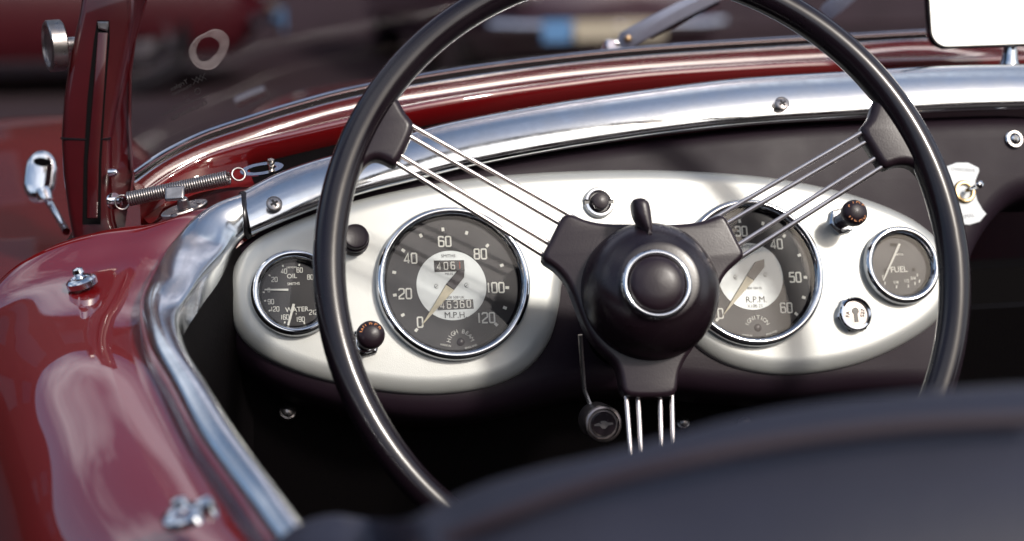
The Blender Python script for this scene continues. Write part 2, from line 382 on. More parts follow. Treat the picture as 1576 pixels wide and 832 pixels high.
# speedometer
b, fr, dh = gauge('speedometer', 699, 434.5, .0540, 'large speedometer reading zero behind the left spokes')
Z = lambda x, y: (570+x/3.323, 310+y/3.323)
cu, cv = dot(fr, 695, 439, dh)
f2 = fr.sub(cu, cv, 0)
g = G().lathe(f2, [(.0246,dh),(.0246,dh+.0003),(.0001,dh+.0003)], 72); link('centre_disc', g, DISC, b)
g = G(); h = dh+.0004
for t, (x, y), r_ in [('0',(254,617),0),('20',(178,471),0),('40',(205,290),0),('60',(380,204),0),('80',(562,268),0),('100',(640,440),0),('120',(592,594),0)]:
    uu, vv = dot(fr, *Z(x, y), dh); number(g, fr, t, .0069, uu, vv, dh+.0001, .155, R(-2))
for x, y in [(235,657),(166,580),(125,478),(122,362),(168,250),(258,174),(371,142),(492,160),(598,225),(672,326),(700,440),(688,543),(643,628)]:
    uu, vv = dot(fr, *Z(x, y), dh); a = math.atan2(vv-cv, uu-cu); f3 = fr.sub(uu, vv, 0, a); g.box(f3, -.0013, .0013, -.0010, .0010, dh+.00005, dh+.0002)
uu, vv = dot(fr, 709, 527, dh)
g.arc(fr, 'HIGH BEAM', .0041, uu, vv-.0005, .0085, R(163), R(17), dh+.0001)
uu, vv = dot(fr, 686, 531, dh); g.text(fr, 'MADE IN', .0019, uu, vv, dh+.0001, R(-13)); uu, vv = dot(fr, 725, 533, dh); g.text(fr, 'ENGLAND', .0019, uu, vv, dh+.0001, R(13))
link('numerals', g, INK, b, smooth=False)
g = G()
for t, (x, y), s_ in [('SMITHS',(398,278),.0031),('MILES',(402,370),.0023),('1008 508 UK',(432,490),.0026),('M.P.H.',(436,580),.0060)]:
    uu, vv = dot(fr, *Z(x, y), dh); g.text(fr, t, s_, uu, vv, h, R(-2))
for x, y in [(338,433),(492,428)]:
    uu, vv = dot(fr, *Z(x, y), dh); f3 = fr.sub(uu, vv)
    g.stroke(f3, [(.0015*math.cos(R(a)), .0015*math.sin(R(a))) for a in range(60, 330, 20)], .0003, h); g.stroke(f3, [(-.001,-.0008),(.0012,.0006)], .0004, h)
link('lettering', g, DINK, b, smooth=False)
for pts, txt in [(((324,302),(478,300),(482,356),(328,361)), '4061'), (((340,505),(524,500),(529,548),(344,556)), '46360')]:
    q = [dot(fr, *Z(*p), dh) for p in pts]
    g = G().plate(fr, q, [(0,h),(0,h+.0002)], False); ow = link('counter_window', g, BLACKG, b, smooth=False)
    mx_ = (q[0][0]+q[2][0])/2; my_ = (q[0][1]+q[2][1])/2; ww = q[1][0]-q[0][0]
    g = G(); n = len(txt); gr_ = G()
    for i, c in enumerate(txt):
        tgt = gr_ if (n == 4 and i == 3) else g
        number(tgt, fr, c, .0049, mx_+(i-(n-1)/2)*ww/n*.92, my_, h+.0003, .13, R(-2))
    link('counter_digits', g, INK, b, smooth=False)
    if gr_.v: link('counter_digits', gr_, REDI, b, 'red last trip digit', smooth=False)
def needle(b, fr, Z, tail, body, nh):
    nh = .0022
    q = [dot(fr, *Z(*p), nh) for p in tail]; g = G().plate(fr, q, [(0,nh),(0,nh+.0006),(.0003,nh+.0009)]); link('needle_tail', g, HUB, b, smooth=False)
    q = [dot(fr, *Z(*p), nh) for p in body]; g = G().plate(fr, q, [(0,nh),(0,nh+.0005),(.0002,nh+.0008)]); link('needle', g, CREAM, b, smooth=False)
needle(b, fr, Z, [(448,350),(481,352),(479,388),(428,452),(386,424)], [(386,426),(428,453),(256,642)], -.0022)
uu, vv = dot(fr, 709, 526, dh); g = G().lathe(fr.sub(uu, vv), [(.0028,dh),(.0028,dh+.0004),(.002,dh+.0008),(.0001,dh+.001)], 24); link('warning_lamp', g, HUB, b)
glass(b, fr, .054)
# tachometer
b, fr, dh = gauge('tachometer', 1158.5, 418, .0540, 'large tachometer half hidden behind the wheel hub')
Z = lambda x, y: (1050+x/3.2, 290+y/3.2)
cu, cv = dot(fr, 1155, 425, dh); f2 = fr.sub(cu, cv, 0)
g = G().lathe(f2, [(.0246,dh),(.0246,dh+.0003),(.0001,dh+.0003)], 72); link('centre_disc', g, DISC, b)
g = G(); h = dh+.0004
rt_ = .0365
def polar(deg, r): return cu+r*math.cos(R(deg)), cv+r*math.sin(R(deg))
for t, (x, y) in [('0',(188,615)),('30',(290,210)),('40',(464,273)),('50',(556,437)),('60',(512,587))]:
    uu, vv = dot(fr, *Z(x, y), dh); number(g, fr, t, .0069, uu, vv, dh+.0001, .155, R(-2))
for t, dg_ in (('10',188),('20',138)): uu, vv = polar(dg_, .0335); number(g, fr, t, .0069, uu, vv, dh+.0001, .155)
for x, y in [(172,646),(282,160),(397,172),(502,233),(576,328),(606,437),(598,536),(561,617)]:
    uu, vv = dot(fr, *Z(x, y), dh); a = math.atan2(vv-cv, uu-cu); f3 = fr.sub(uu, vv, 0, a); g.box(f3, -.0013, .0013, -.0010, .0010, dh+.00005, dh+.0002)
uu, vv = dot(fr, *Z(372, 685), dh)
g.arc(fr, 'IGNITION', .0043, uu, vv-.0012, .0088, R(152), R(30), dh+.0001)
uu, vv = dot(fr, *Z(320, 722), dh); g.text(fr, 'MADE IN', .0019, uu, vv, dh+.0001, R(-8)); uu, vv = dot(fr, *Z(440, 710), dh); g.text(fr, 'ENGLAND', .0019, uu, vv, dh+.0001, R(14))
link('numerals', g, INK, b, smooth=False)
g = G()
for t, (x, y), s_ in [('SMITHS',(318,285),.0031),('RN 104 01',(355,490),.0026),('R.P.M.',(364,546),.0064),('X100.21',(356,578),.0035)]:
    uu, vv = dot(fr, *Z(x, y), dh); g.text(fr, t, s_, uu, vv, h, R(-2))
for x, y in [(262,436),(410,424)]:
    uu, vv = dot(fr, *Z(x, y), dh); f3 = fr.sub(uu, vv)
    g.stroke(f3, [(.0015*math.cos(R(a)), .0015*math.sin(R(a))) for a in range(60, 330, 20)], .0003, h); g.stroke(f3, [(-.001,-.0008),(.0012,.0006)], .0004, h)
link('lettering', g, DINK, b, smooth=False)
needle(b, fr, Z, [(402,347),(404,385),(352,452),(316,430),(358,362)], [(316,431),(352,453),(196,630)], -.0022)
uu, vv = dot(fr, *Z(372, 685), dh); g = G().lathe(fr.sub(uu, vv), [(.0028,dh),(.0028,dh+.0004),(.002,dh+.0008),(.0001,dh+.001)], 24); link('warning_lamp', g, HUB, b)
glass(b, fr, .054)
# oil and water gauge
b, fr, dh = gauge('oil_water_gauge', 454, 449.5, .0298, 'small oil pressure and water temperature gauge at the left end')
Z = lambda x, y: (380+x/4.157, 330+y/4.157)
g = G()
def tx(g, t, x, y, hgt, wd=.16):
    uu, vv = dot(fr, *Z(x, y), dh); number(g, fr, t, hgt, uu, vv, dh+.0001, wd, R(-2))
def tt(g, t, x, y, s_, rot=0):
    uu, vv = dot(fr, *Z(x, y), dh); g.text(fr, t, s_, uu, vv, dh+.0001, R(rot), bold=.01)
for t, x, y in [('40',237,362),('60',337,355),('20',176,415),('80',405,400),('0',140,483),('90',153,557),('120',180,604),('160',243,656),('190',343,670),('212',425,625)]:
    tx(g, t, x, y, .0031 if t != '0' else .0026, .15)
tt(g, 'OIL', 288, 393, .0044); tt(g, 'WATER', 320, 606, .0046); tt(g, 'LBS/SQ.IN', 285, 338, .0016); tt(g, 'SMITHS', 298, 442, .0026)
tt(g, 'F', 316, 636, .002); tt(g, 'MADE IN ENGLAND', 285, 300, .0014)
for x, y in [(230,328),(335,322),(145,389),(108,497),(117,551),(146,614),(242,690),(367,693)]:
    uu, vv = dot(fr, *Z(x, y), dh); a = math.atan2(vv, uu); f3 = fr.sub(uu, vv, 0, a); g.box(f3, -.0007, .0007, -.0005, .0005, dh+.00005, dh+.0002)
link('lettering', g, INK, b, smooth=False)
for q in ([(112,476),(265,474),(265,488),(112,484)], [(292,570),(308,573),(270,712),(257,708)]):
    g = G().plate(fr, [dot(fr, *Z(*p), dh+.001) for p in q], [(0,dh+.0008),(0,dh+.0013)]); link('needle', g, INK, b, smooth=False)
glass(b, fr, .0298)
# fuel gauge
b, fr, dh = gauge('fuel_gauge', 1389, 407, .0292, 'small fuel gauge at the right end of the panel')
Z = lambda x, y: (1250+x/3.467, 290+y/3.467)
g = G()
tt(g, 'FUEL', 463, 431, .0062); tt(g, 'SMITHS', 462, 352, .0022)
for t, x, y in [('E',378,470),('1/4',448,500),('1/2',505,492),('3/4',538,478),('F',562,463)]: tt(g, t, x, y, .0034, -4)
for x, y in [(388,505),(450,524),(513,520),(548,506),(572,494)]:
    uu, vv = dot(fr, *Z(x, y), dh); g.box(fr.sub(uu, vv, 0, R(-12)), -.0004, .0004, -.0012, .0012, dh+.00005, dh+.0002)
link('lettering', g, INK, b, smooth=False)
g = G(); 
for (x, y, s_) in [(445,300,.0045),(390,438,.0012),(540,432,.0012)]:
    uu, vv = dot(fr, *Z(x, y), dh); g.box(fr.sub(uu, vv, 0, R(-4)), -s_, s_, -.0012, .0012, dh+.00005, dh+.0002)
link('face_slot', g, BLACK, b, smooth=False)
g = G().plate(fr, [dot(fr, *Z(*p), dh+.001) for p in [(460,292),(472,297),(382,492),(376,488)]], [(0,dh+.0008),(0,dh+.0013)]); link('needle', g, INK, b, smooth=False)
glass(b, fr, .0292)

# ---------- switches
def dframe(px, py, h=PH, rot=0): u, v = DF.px(px, py, h); return DF.sub(u, v, h, rot)
def hexo(r, a0=0): return [(r*math.cos(R(60*k)+a0), r*math.sin(R(60*k)+a0)) for k in range(6)]
def pull(px, py, name, label, length, txt=None):
    fr = dframe(px, py)
    g = G().plate(fr, hexo(.0105, R(12)), [(0,0),(0,.0035),(.0012,.0048)]); g.lathe(fr, [(.0082,.0045),(.0080,.0062),(.006,.0066)], 32)
    sw = link(name, g, CHR, car, label, ang=30)
    g = G().lathe(fr, [(.0058,.004),(.0058,length-.010),(.0068,length-.007),(.0088,length-.005),(.0096,length-.001),(.0094,length+.002),(.0078,length+.0045),(.0045,length+.0058),(.0001,length+.0062)], 48)
    link('knob', g, HUB, sw, ang=50)
    if txt:
        g = G()
        for body, a0, a1, inw in txt: g.arc(fr, body, .0046, 0, 0, .0060, R(a0), R(a1), length+.0050, inw, bold=.02)
        link('lettering', g, ORANGE, sw, smooth=False)
pull(562, 527, 'wiper_switch', 'black pull knob lettered WIPER in orange', .029, [('WIPER', 150, 30, False)])
pull(1293, 341, 'light_switch', 'black pull knob lettered SIDE HEAD in orange', .026, [('SIDE', 140, 40, False), ('HEAD', 220, 320, True)])
fr = dframe(544, 371)
g = G().lathe(fr, [(.0105,0),(.0105,.002),(.0095,.003),(.008,.003)], 40); sw = link('push_knob', g, STEEL, car, 'plain round black knob with fluted collar above the wiper knob')
g = G().lathe(fr, [(.0088,.002),(.0090,.006),(.0098,.007),(.0098,.010),(.0086,.0105),(.0088,.014),(.0084,.016),(.0078,.0165),(.006,.0160),(.0001,.0160)], 48); link('knob', g, HUB, sw, ang=40)
# bezel lamp in the middle of the strip
fr = dframe(921, 312)
g = G()
for a0 in (8, 188):
    rs = []
    for a in range(a0, a0+165, 5):
        c_, s_ = math.cos(R(a)), math.sin(R(a)); rs.append([fr.w(r*c_, r*s_, hh) for r, hh in [(.0112,0),(.0112,.0025),(.0102,.0038),(.0086,.0040),(.0072,.0026),(.0072,0)]])
    g.rings(rs)
lamp = link('panel_lamp', g, CHR, car, 'small panel lamp with split chrome bezel', ang=40)
g = G().lathe(fr, [(.0108,.0001),(.0108,.0022),(.0070,.0022)], 40); link('lamp_seat', g, BLACKG, lamp)
g = G().lathe(fr, [(.0062,.001),(.0062,.0055),(.0054,.0068),(.003,.0074),(.0001,.0076)], 32); link('lamp_lens', g, HUB, lamp)
# ignition lock
fr = dframe(1312, 485)
g = G().plate(fr, hexo(.0137, R(5)), [(0,0),(0,.0035),(.0014,.0050)]); g.lathe(fr, [(.0124,.0045),(.0124,.0062),(.0114,.0072),(.0098,.0068),(.0094,.0045)], 48, False)
lk = link('ignition_lock', g, CHR, car, 'ignition key lock with hexagonal chrome nut', ang=25)
g = G().lathe(fr, [(.0094,.004),(.0094,.0052),(.0001,.0054)], 48); link('lock_face', g, mat('lock_face', (.36,.32,.30), .4, .8, noise=.3, nscale=300), lk)
g = G().lathe(fr.sub(.0002, .0022), [(.0026,.0054),(.0026,.0058),(.0001,.0058)], 20); g.box(fr, -.0013, .0016, -.0058, .0015, .0054, .0057); link('keyhole', g, BLACKG, lk, smooth=False)
g = G().text(fr, 'FA', .0042, -.0058, .0003, .0056, R(82)); g.text(fr, '527', .0042, .0056, .0005, .0056, R(78)); link('lettering', g, DINK, lk, smooth=False)
# screws
def screw(name, fr, rad, parent, m=STEEL, label=None, rot=0, washer=False):
    g = G()
    g.lathe(fr, [(rad*1.22,-.0005),(rad*1.22,.0003),(rad*1.08,.0008),(rad,.0004)] if not washer else [(rad*1.75,-.001),(rad*1.75,.0008),(rad*1.5,.0016),(rad*1.15,.0016)], 32, False)
    g.lathe(fr, [(rad,-.002),(rad*.98,.0008),(rad*.8,.0022),(rad*.45,.003),(.0001,.0032)] if washer else [(rad,.0001),(rad*.7,.0007),(.0001,.0009)], 32)
    s_ = link(name, g, m, parent, label)
    t = .0034 if washer else .0011
    g = G(); f3 = fr.sub(0, 0, 0, rot); g.box(f3, -rad*.60, rad*.60, -rad*.17, rad*.17, t-.0012, t); g.box(f3, -rad*.17, rad*.17, -rad*.60, rad*.60, t-.0011, t+.0001)
    return s_, g
def screw_part(px, py, fr0, rad, name, label, h, washer=False, m=STEEL, rot=.4):
    u, v = fr0.px(px, py, h); f = fr0.sub(u, v, h); s_, g = screw(name, f, rad, car, m, label, rot, washer); link('cross_slot', g, BLACKG, s_, smooth=False)
screw_part(1561, 214, DF, .0042, 'washer_screw', 'washered cross head screw on the dashboard', .001, True, CHR)
# overdrive switch and its enamel plate
fr = dframe(1482, 296, .0)
pl_px = [(1456,256),(1472,250),(1490,250),(1506,258),(1507,263),(1501,278),(1500,292),(1504,308),(1512,322),(1518,329),(1508,341),(1492,346),(1478,345),(1462,334),(1459,318),(1461,297),(1456,278)]
q = [DF.px(x, y, .001) for x, y in pl_px]; f0 = DF
g = G().plate(DF, q, [(0,.0005),(0,.0012),(.0004,.0015)]); tp = link('toggle_switch', g, WHITE, car, 'white enamel switch plate with brass ringed toggle')
g = G(); u, v = DF.px(1482, 261, .0015); g.text(DF, 'OVERDRIVE', .0038, u, v, .0016, R(-6)); 
u, v = DF.px(1484, 333, .0015); g.text(DF, 'NORMAL', .0042, u, v, .0016, R(8)); link('lettering', g, mat('faint_lettering', (.42,.42,.42), .6), tp, smooth=False)
g = G().lathe(fr, [(.0088,.001),(.0088,.003),(.0078,.0042),(.0062,.0042),(.0056,.003),(.0056,.001)], 40, False); link('brass_ring', g, BRASS, tp)
g = G().lathe(fr, [(.0056,.0012),(.0001,.0014)], 24); link('switch_hole', g, HUB, tp)
a = fr.w(0,0,.001); b2 = a + DF.n*.018 + DF.x*.004 + DF.y*.001
g = G().tube([a, a.lerp(b2,.5), b2], lambda t: .0016+.0006*t, 16); f3 = Frame(b2, DF.x, (b2-a)); g.lathe(f3, [(.0001,-.003),(.0022,-.0022),(.003,0),(.0022,.0022),(.0001,.003)], 24, False); link('toggle', g, CHR, tp)

# ================================================================ COCKPIT RAILS
def railsec(Lp, Rp, nrm, hgt, n=14, pw=.75, under=.010):
    """one half-round section from L to R"""
    mid = (Lp+Rp)/2; pts = []
    for k in range(n+1):
        a = math.pi*k/n; s_ = (1-math.cos(a))/2
        pts.append(Lp.lerp(Rp, s_) + nrm*(hgt*math.sin(a)**pw))
    pts.append(Rp - nrm*under); pts.append(Lp - nrm*under)
    return pts
fr_top = [(1720,98),(1640,99),(1576,100),(1450,103),(1300,112),(1150,122),(1000,140),(850,162),(700,190),(620,212),(540,235),(480,252),(425,272),(377,297)]
fr_bot = [(1720,168),(1640,167),(1576,168),(1450,172),(1300,183),(1150,193),(1000,210),(850,233),(720,258),(640,278),(560,298),(495,319),(440,340),(388,362)]
def hh(t): return .006
Lc = [DF.at(x, y, .004) + V((0,.012,0)) for x, y in fr_top]; Rc = [DF.at(x, y, .004) for x, y in fr_bot]
Ls, Rs = cat(Lc, 6), cat(Rc, 6)
rs = []
for l, r_ in zip(Ls, Rs):
    nn = V((-.08,-.97,.16)).normalized(); rs.append(railsec(l, r_, nn, .0125, 18, .8))
g = G().rings(rs); rail = link('scuttle_rail', g, ALU, car, 'polished aluminium rail along the top of the dashboard', ang=60)
for x, y in ((1204,159),(422,313)):
    # nearest rail section
    i = min(range(len(Ls)), key=lambda k: (((Ls[k]+Rs[k])/2) - DF.at(x, y, .012)).length)
    nn = (DF.n*.95 + V((0,0,.25))).normalized(); f = Frame(DF.at(x, y, .0), V((1,0,0)), nn)
    base = DF.at(x, y, .0162); f = Frame(base, V((1,0,0)), nn)
    s_, g2 = screw('rail_screw', f, .0046, rail, STEEL, None, .5); me = g2
    g3 = G().lathe(f, [(.0060,.0002),(.0060,.0009),(.0048,.0007)], 32, False)
    link('screw_slot', g2, BLACKG, rail, smooth=False)
do = [(371,298),(333,313),(298,338),(268,374),(247,404),(223,452),(215,488),(228,540),(260,602),(301,680),(358,763),(395,815),(450,890),(520,980)]
di = [(377,364),(366,376),(356,388),(345,402),(330,418),(303,450),(279,497),(288,552),(322,606),(369,681),(426,757),(465,812),(520,885),(590,975)]
dd = [1.150,1.147,1.14,1.13,1.115,1.08,1.05,1.00,.955,.905,.860,.83,.79,.74]
d0 = (DF.at(371,298,.004)-C).dot(fw); dsh = d0-1.150
Lc = [P(x, y, d+dsh*max(0,1-i/6)) for i, ((x, y), d) in enumerate(zip(do, dd))]; Rc = [P(x, y, d+dsh*max(0,1-i/6)-.003) for i, ((x, y), d) in enumerate(zip(di, dd))]
DO = Lc[:]
Ls, Rs = cat(Lc, 6), cat(Rc, 6); rs = []
for k, (l, r_) in enumerate(zip(Ls, Rs)):
    t = (Ls[min(k+1, len(Ls)-1)]-Ls[max(k-1, 0)]).normalized(); nn = t.cross(r_-l).normalized()
    if nn.dot(C-l) < 0: nn = -nn
    q = min(1, k/24); nn = (nn*(q) + V((-.08,-.97,.16))*(1-q)*.8 + V((0,0,.5))*q).normalized()
    rs.append(railsec(l, r_, nn, .0105+.001*q, pw=.7, under=.012))
g = G().rings(rs); rail2 = link('door_rail', g, ALU, car, 'polished aluminium rail curving back along the door top', ang=60)
nn = (DF.n*.95 + V((-.2,0,.25))).normalized(); f = Frame(P(349, 365, d0-.012), V((1,0,0)), nn)
s_, g2 = screw('rail_screw', f, .0038, rail2, CHR, None, .3); link('screw_slot', g2, BLACKG, rail2, smooth=False)
# blackened joint between the rails
a, b_ = DF.at(374,299,.0), DF.at(382,364,.0)
g = G().tube([a, a.lerp(b_, .25)-fw*.0075, a.lerp(b_, .5)-fw*.0092, a.lerp(b_, .75)-fw*.0075, b_], .0030, 10); link('rail_joint', g, BLACKG, car)

# ================================================================ RED BODY
# side shoulder: sections outward from the door rail
SEC = [(.018,-.022),(.004,-.0105),(-.012,-.0045),(-.032,-.0025),(-.050,-.0065),(-.069,-.017),(-.086,-.036),(-.098,-.064),(-.108,-.11),(-.114,-.20),(-.116,-.50)]
rows = []
fr0 = DO[0]
for dy, dz, sx in ((.40,-.11,1.7),(.22,-.07,1.7),(.10,-.045,1.7),(.04,-.028,1.7)):
    q = fr0 + V((0.01, dy, dz)); rows.append([q + V((a*sx, 0, b_*.7)) for a, b_ in SEC])
for i, q in enumerate(DO):
    k = max(0, 1-i/7); rows.append([q + V((a*(1+.7*k), 0, b_*(1-.3*k) - (.016*k if a < -.02 else .006*k))) for a, b_ in SEC])
g = G().surf(rows, 4, 5); link('body', g, RED, car, 'glossy dark red door top and wing shoulder', ang=80)
rows = []
for y, xs, dz in ((1.22,0,-.005),(1.26,0,.0),(1.4,-.01,.006),(1.6,-.03,.02),(1.9,-.05,.03),(2.2,-.06,.01),(2.5,-.06,-.05),(2.75,-.05,-.18),(2.85,-.02,-.35)):
    rows.append([V((x+xs, y, z+dz)) for x, z in ((-.25,.22),(-.24,.5),(-.215,.66),(-.17,.745),(-.11,.778),(-.04,.785),(.02,.782),(.06,.765),(.10,.72),(.12,.60))])
g = G().surf(rows, 4, 4); link('front_wing', g, RED, car, 'red front wing falling away beyond the windscreen post', ang=80)
# cowl between windscreen strip and rail
cw_top = [(1720,62),(1576,66),(1430,60),(1300,68),(1200,73),(1000,86),(850,101),(700,122),(550,148),(450,174),(380,196),(310,220),(250,250),(205,282)]
cd = [1.56,1.53,1.50,1.47,1.45,1.41,1.38,1.35,1.32,1.30,1.285,1.27,1.255,1.245]
cw_m = [(1720,82),(1576,88),(1430,92),(1300,96),(1200,100),(1000,113),(850,131),(700,153),(550,182),(450,205),(380,222),(315,243),(262,272),(215,305)]
rows = []
cof = lambda i: .080 if i < 8 else max(.035, .080-.012*(i-7))
for i, (a, b_, d) in enumerate(zip(cw_top, cw_m, cd)):
    p0 = P(*a, d); p1 = P(*b_, d-cof(i))
    rows.append([p0+V((0,.05,-.02)), p0+V((0,.012,-.001)), p0, p0.lerp(p1,.5), p0.lerp(p1,.85)+V((0,0,.0003)), p1, p1+V((0,.004,-.014)), p1+V((0,.02,-.03))])
g = G().surf(rows, 4, 4); link('cowl', g, RED, car, 'red cowl below the windscreen', ang=80)
rows = []
lo = [(1720,110),(1576,112),(1430,116),(1300,124),(1200,131),(1000,152),(850,174),(700,202),(550,243),(450,272),(405,278),(350,280),(300,290),(250,312)]
for i, (b_, c_, d) in enumerate(zip(cw_m, lo, cd)):
    p1 = P(*b_, d-cof(i)+.004)+V((0,.01,-.012)); p2 = DF.at(*c_, -.004) if i < 9 else P(*c_, d0+.02)
    rows.append([p1, p1.lerp(p2,.35)+V((0,0,-.010)), p1.lerp(p2,.7)+V((0,0,-.010)), p2+V((0,0,-.004))])
g = G().surf(rows[:11], 4, 4); link('gutter_shade', g, BLACK, car, 'black strip standing for deep shade in the gutter between cowl and rail', ang=80)  # black surface stands in for the deep shade between cowl and rail
g = G().surf(rows[10:], 4, 4); link('cowl_corner', g, RED, car, 'red cowl corner under the spring', ang=80)

# windscreen glass with its lower frame strip
ws_px = [(1720,47),(1576,50),(1430,54),(1300,61),(1200,66),(1000,79),(850,94),(700,114),(550,141),(450,167),(380,189),(310,213),(250,243),(207,272)]
base = [P(x, y, d+.006) for (x, y), d in zip(ws_px, cd)]
bs = cat(base, 5)
upv = V((0, .10, .30)).normalized(); upv = V((0,-.18,.98)).normalized()
g = G(); rs = []
for p in bs:
    rs.append([p+upv*-.008+V((0,-.003,0)), p+upv*.34+V((0,-.003,0)), p+upv*.34+V((0,.003,0)), p+upv*-.008+V((0,.003,0))])
g.rings(rs); ws = link('windscreen', g, GLASS, car, 'clear windscreen glass', ang=50)
fn = V((0,-1,.1)).normalized()
g = G().tube([p+upv*.0035+fn*.006 for p in bs], .0019, 10); g.tube([p-upv*.0045+fn*.008 for p in bs], .0016, 10); link('frame_strip', g, CHR, ws)
g = G(); g.rings([[p+upv*.004+fn*.004, p-upv*.0055+fn*.005, p-upv*.0055-fn*.006, p+upv*.004-fn*.006] for p in bs]); link('glazing_rubber', g, BLACKG, ws)
# ring mark and etched maker's mark on the glass
def wsfr(px, py):
    # find the glass segment below the pixel, make a frame in the pane
    best = None
    for i in range(len(bs)-1):
        a, b_ = bs[i], bs[i+1]; x = (b_-a).normalized(); n = upv.cross(x).normalized()
        if n.dot(C-a) < 0: n = -n
        r_ = ray(px, py); t = (a+n*.004-C).dot(n)/r_.dot(n); p = C+r_*t; s_ = (p-a).dot(x)
        if -.002 <= s_ <= (b_-a).length+.002: best = (p, -x, n)
    p, x, n = best; f = Frame(p, x, n); return f
f = wsfr(322, 76); RINGM = glassmat('smeared_glue', (.55,.50,.48), .5, 1.0)
GLUE = bpy.data.materials.new('glue_film'); GLUE.use_nodes = True; t_ = GLUE.node_tree; b_ = t_.nodes['Principled BSDF']; b_.inputs['Base Color'].default_value = (.42,.36,.36,1); b_.inputs['Roughness'].default_value = .6
n_ = t_.nodes.new('ShaderNodeTexNoise'); n_.inputs['Scale'].default_value = 90; n_.inputs['Detail'].default_value = 5; m_ = t_.nodes.new('ShaderNodeMapRange'); m_.inputs[1].default_value = .3; m_.inputs[2].default_value = .75; m_.inputs[3].default_value = .10; m_.inputs[4].default_value = .27
tc_ = t_.nodes.new('ShaderNodeTexCoord'); t_.links.new(tc_.outputs['Object'], n_.inputs[0]); t_.links.new(n_.outputs[0], m_.inputs[0]); t_.links.new(m_.outputs[0], b_.inputs['Alpha'])
g = G()
def blob(a, r0, k): return r0*(1+.10*math.sin(a*2+.6)+.05*math.sin(3*a+k)+.012*math.sin(7*a))
rs = []
for k in range(73):
    a = 2*math.pi*k/72; ro, ri = blob(a, .0150, 0), blob(a, .0092, 2)*(.95+.2*math.cos(a-2.4))
    rs.append([f.w(ro*math.cos(a), ro*math.sin(a), 0), f.w(ro*math.cos(a)*.96, ro*math.sin(a)*.96, .0004), f.w(ri*math.cos(a)*1.1, ri*math.sin(a)*1.1, .0003), f.w(ri*math.cos(a), ri*math.sin(a), 0)])
g.rings(rs, True, False, False)
g.tube([f.w(blob(a, .0142, 0)*math.cos(a), blob(a, .0142, 0)*math.sin(a), .0003) for a in [2*math.pi*k/60 for k in range(10, 48)]], .0005, 6)
link('glue_ring', g, GLUE, ws)
f = wsfr(285, 150); g = G()
S = 1.25/F
def et(t, px, py, s_): g.text(f, t, s_, (px-285)*S, (150-py)*S, .0002, R(3), mirror=True, th=.0001)
et('Triplex', 281, 128, .0050); et('TOUGHENED', 283, 136, .0028); et('N 2', 287, 148, .0026); et('BS MADE U.K.', 275, 156, .0026); et('CD LAMINATED', 285, 172, .0042)
for k in range(3):
    cx = (308+7*k-285)*S; cy = (150-130)*S
    g.stroke(f, [(cx-.0022,cy-.0025),(cx+.0022,cy+.0025)], .0004, .0002); g.stroke(f, [(cx+.0022,cy-.0025),(cx-.0022,cy+.0025)], .0004, .0002)
g.stroke(f, [((307+5*math.cos(R(a))-285)*S, (150-148)*S+5*math.sin(R(a))*S) for a in range(0, 360, 30)], .0004, .0002, closed=True)
g.stroke(f, [(-44*S, -12*S), (39*S, -9*S)], .0004, .0002)
link('etched_mark', g, DINK, ws, 'mirrored maker mark etched in the glass', smooth=False)

# windscreen post
def FP(d): return Frame(P(788,416,d), rt, -fw)   # plane facing the camera at a depth (used only to lay out outlines)
pd = 1.235
pf = Frame(P(150, 200, pd), V((1,0,0)), V((-.10,-.99,.12)))
def pp(pts, h=0): return [pf.px(x, y, h) for x, y in pts]
pout = pp([(112,374),(104,330),(96,270),(93,212),(97,150),(108,80),(121,20),(130,-40),(215,-40),(204,40),(190,110),(178,170),(171,214),(170,290),(175,340),(184,372)])
g = G().plate(pf, pout, [(0,-.030),(0,-.006),(.0009,-.003),(.0025,-.001),(.005,0)]); post = link('windscreen_post', g, REDP, car, 'dark red windscreen post with a long slot', ang=40)
slot = pp([(150,31),(168,31),(169,60),(162,150),(156,250),(155,345),(127,345),(129,250),(135,150),(145,60)], .0005)
g = G().plate(pf, slot, [(0,-.004),(0,.0006)]); link('slot', g, BLACK, post, ang=30)
bar = pp([(151,50),(166,50),(159,150),(152,250),(150,335),(134,335),(135,250),(143,150)], .001)
g = G().plate(pf, bar, [(0,-.002),(0,.0012),(.0008,.0016)]); link('slot_bar', g, REDP, post, ang=30)
g = G().plate(pf, pp([(150,33),(167,33),(167,40),(165,48),(152,44)], .001), [(0,.0007),(0,.002),(.001,.0028)]); link('bar_end', g, STEEL, post)
for q in ([(93,211),(133,213),(133,215.5),(93,214)], [(156,213),(171,211),(171,213.5),(156,215)]):
    g = G().plate(pf, pp(q, .0005), [(0,-.001),(0,.0008)], False); link('seam', g, BLACKG, post, smooth=False)
# side flange towards the glass
g = G(); rs = []
for (xa, ya), (xb, yb) in [((168,372),(190,366)),((170,300),(205,262)),((172,214),(202,190)),((186,140),(203,110)),((196,80),(210,60)),((212,0),(228,-4)),((218,-40),(238,-44))]:
    p0 = pf.at(xa, ya, -.010); p1 = P(xb, yb, pd+.02); t = V((0,.02,0)); rs.append([p0, p1, p1+t, p0+t])
g.rings(rs); link('glass_flange', g, REDP, post, ang=60)
g = G().tube([P(203,262,pd+.017),P(199,190,pd+.017),P(200,110,pd+.017),P(207,60,pd+.017),P(227,-10,pd+.017),P(236,-44,pd+.017)], .0012, 8); link('edge_bead', g, REDP, post)
